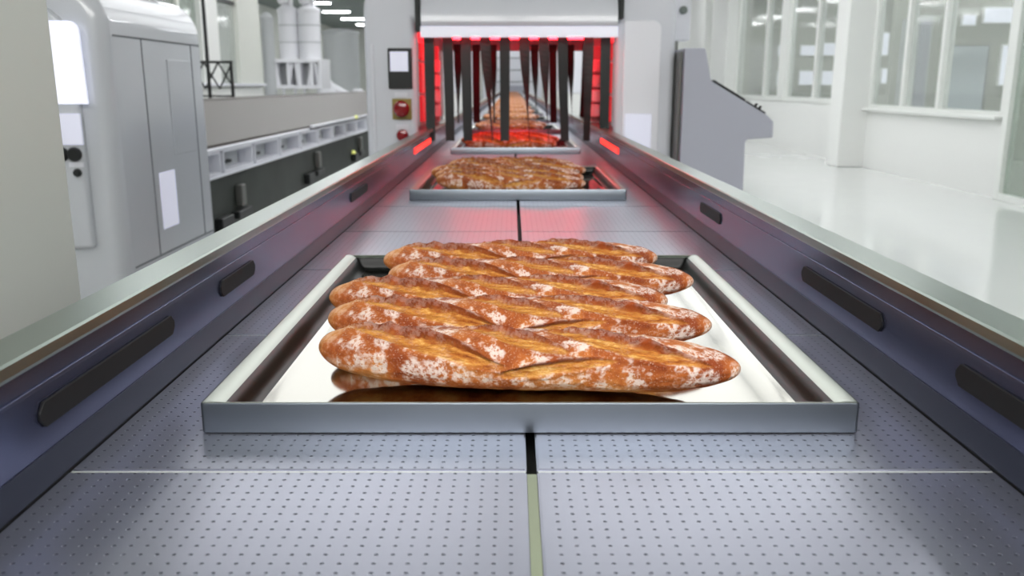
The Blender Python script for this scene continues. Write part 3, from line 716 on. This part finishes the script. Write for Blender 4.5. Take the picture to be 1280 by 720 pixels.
# low white bench running behind the left line
t = empty('low_bench', (-4.0, 17.5, 0), 'long low white bench in front of the silos', 'bench')
MB().box(-7.2, -3.4, 17.6, 18.0, .86, .95).build('bench_top', M['white_panel'], t, bevel=.01)
for x in (-7.1, -5.8, -4.6, -3.5): MB().box(x, x + .08, 17.62, 17.98, 0, .86).build('leg', M['white_panel'], t)
# white pump
c = at(409, 100, Y=22.0)
t = empty('pump', (c.x, 22.0, 0), 'small white pump with slanting outlet between the silo base and wide silo', 'pump')
MB().lathe([(.2, 0), (.2, .9), (.24, 1.0), (.2, 1.2), (.1, 1.35)], (c.x, 22.0, 0), n=20).build('body', M['silo'], t, smooth=True)
MB().tube((c.x, 22.0, 1.25), (c.x + .55, 22.0, .95), .10, 14).build('outlet', M['silo'], t, smooth=True)
MB().lathe([(.16, 0), (.16, 1.05), (.1, 1.15)], (c.x + .75, 22.0, 0), n=18).build('motor', M['silo'], t, smooth=True)

# ------------------------------------------------------------------ beyond the tunnel machine
t = empty('end_machine', (0, 39.2, 0), 'large white machine closing the far end of the conveyor', 'machine')
MB().box(-1.3, 1.3, 38.9, 40.5, 0, 2.9).build('body', M['white_panel'], t, bevel=.06)
for z in (1.35, 1.85, 2.35): MB().box(-1.1, 1.1, 38.87, 38.9, z, z + .03).build('seam', M['seam'], t)
MB().box(-.5, .5, 38.85, 38.9, .92, 1.2).build('outlet_hood', M['grey_paint'], t, bevel=.01)
for sx, lb in ((-1, 'left'), (1, 'right')):
    for i, y in enumerate((9.5, 15.5, 23.0)):
        t = empty('equipment_column', (sx * (1.05 + .05 * i), y, 0), 'white equipment column %s of the belt beyond the machine, %s from the camera' % (lb, ordinal(i)), 'equipment column', 'white columns beside the far belt')
        x0, x1 = sorted((sx * .85, sx * 1.45))
        MB().box(x0, x1, y, y + .7, 0, 2.3).build('body', M['white_matt'], t, bevel=.02)
        MB().box(x0 + .05, x1 - .05, y - .015, y, 1.1, 2.1).build('door', M['white_panel'], t, bevel=.005)
        MB().box(x0 + .02, x1 - .02, y + .02, y + .68, 2.3, 2.36).build('cap', M['grey_paint'], t, bevel=.01)
# valve block beside the machine top right
c = at(851, 25, Y=5.3)
t = empty('valve_block', (c.x, 5.3, 0), 'white valve block on a thin post behind the top right of the machine', 'valve')
MB().box(c.x - .06, c.x + .05, 5.25, 5.38, c.z - .12, c.z + .16).build('body', M['white_panel'], t, bevel=.015)
MB().tube((c.x - .03, 5.3, 0), (c.x - .03, 5.3, c.z - .12), .02).build('post', M['steel'], t, smooth=True)
MB().lathe([(.022, 0), (.022, -.03), (.015, -.04)], (c.x, 5.25, c.z + .05), 'y').build('gauge', M['beam'], t, smooth=True)

# ------------------------------------------------------------------ world, camera
W = bpy.data.worlds.new('world'); S.world = W; W.use_nodes = True
W.node_tree.nodes['Background'].inputs[0].default_value = (.8, .82, .85, 1); W.node_tree.nodes['Background'].inputs[1].default_value = 0.3
cam = bpy.data.cameras.new('camera'); co = bpy.data.objects.new('camera', cam); C.objects.link(co)
cam.sensor_width = 36; cam.lens = 36 * F / 1280
co.location = CAM; co.rotation_euler = (PI / 2 - TILT, 0, 0)
cam.dof.use_dof = True; cam.dof.focus_distance = 1.08; cam.dof.aperture_fstop = 7.5
cam.clip_start = .02; cam.clip_end = 200
S.camera = co
S.view_settings.view_transform = 'Standard'; S.view_settings.look = 'None'; S.view_settings.gamma = 1; S.view_settings.exposure = 0.0
try: S.view_settings.use_curve_mapping = False
except Exception: pass
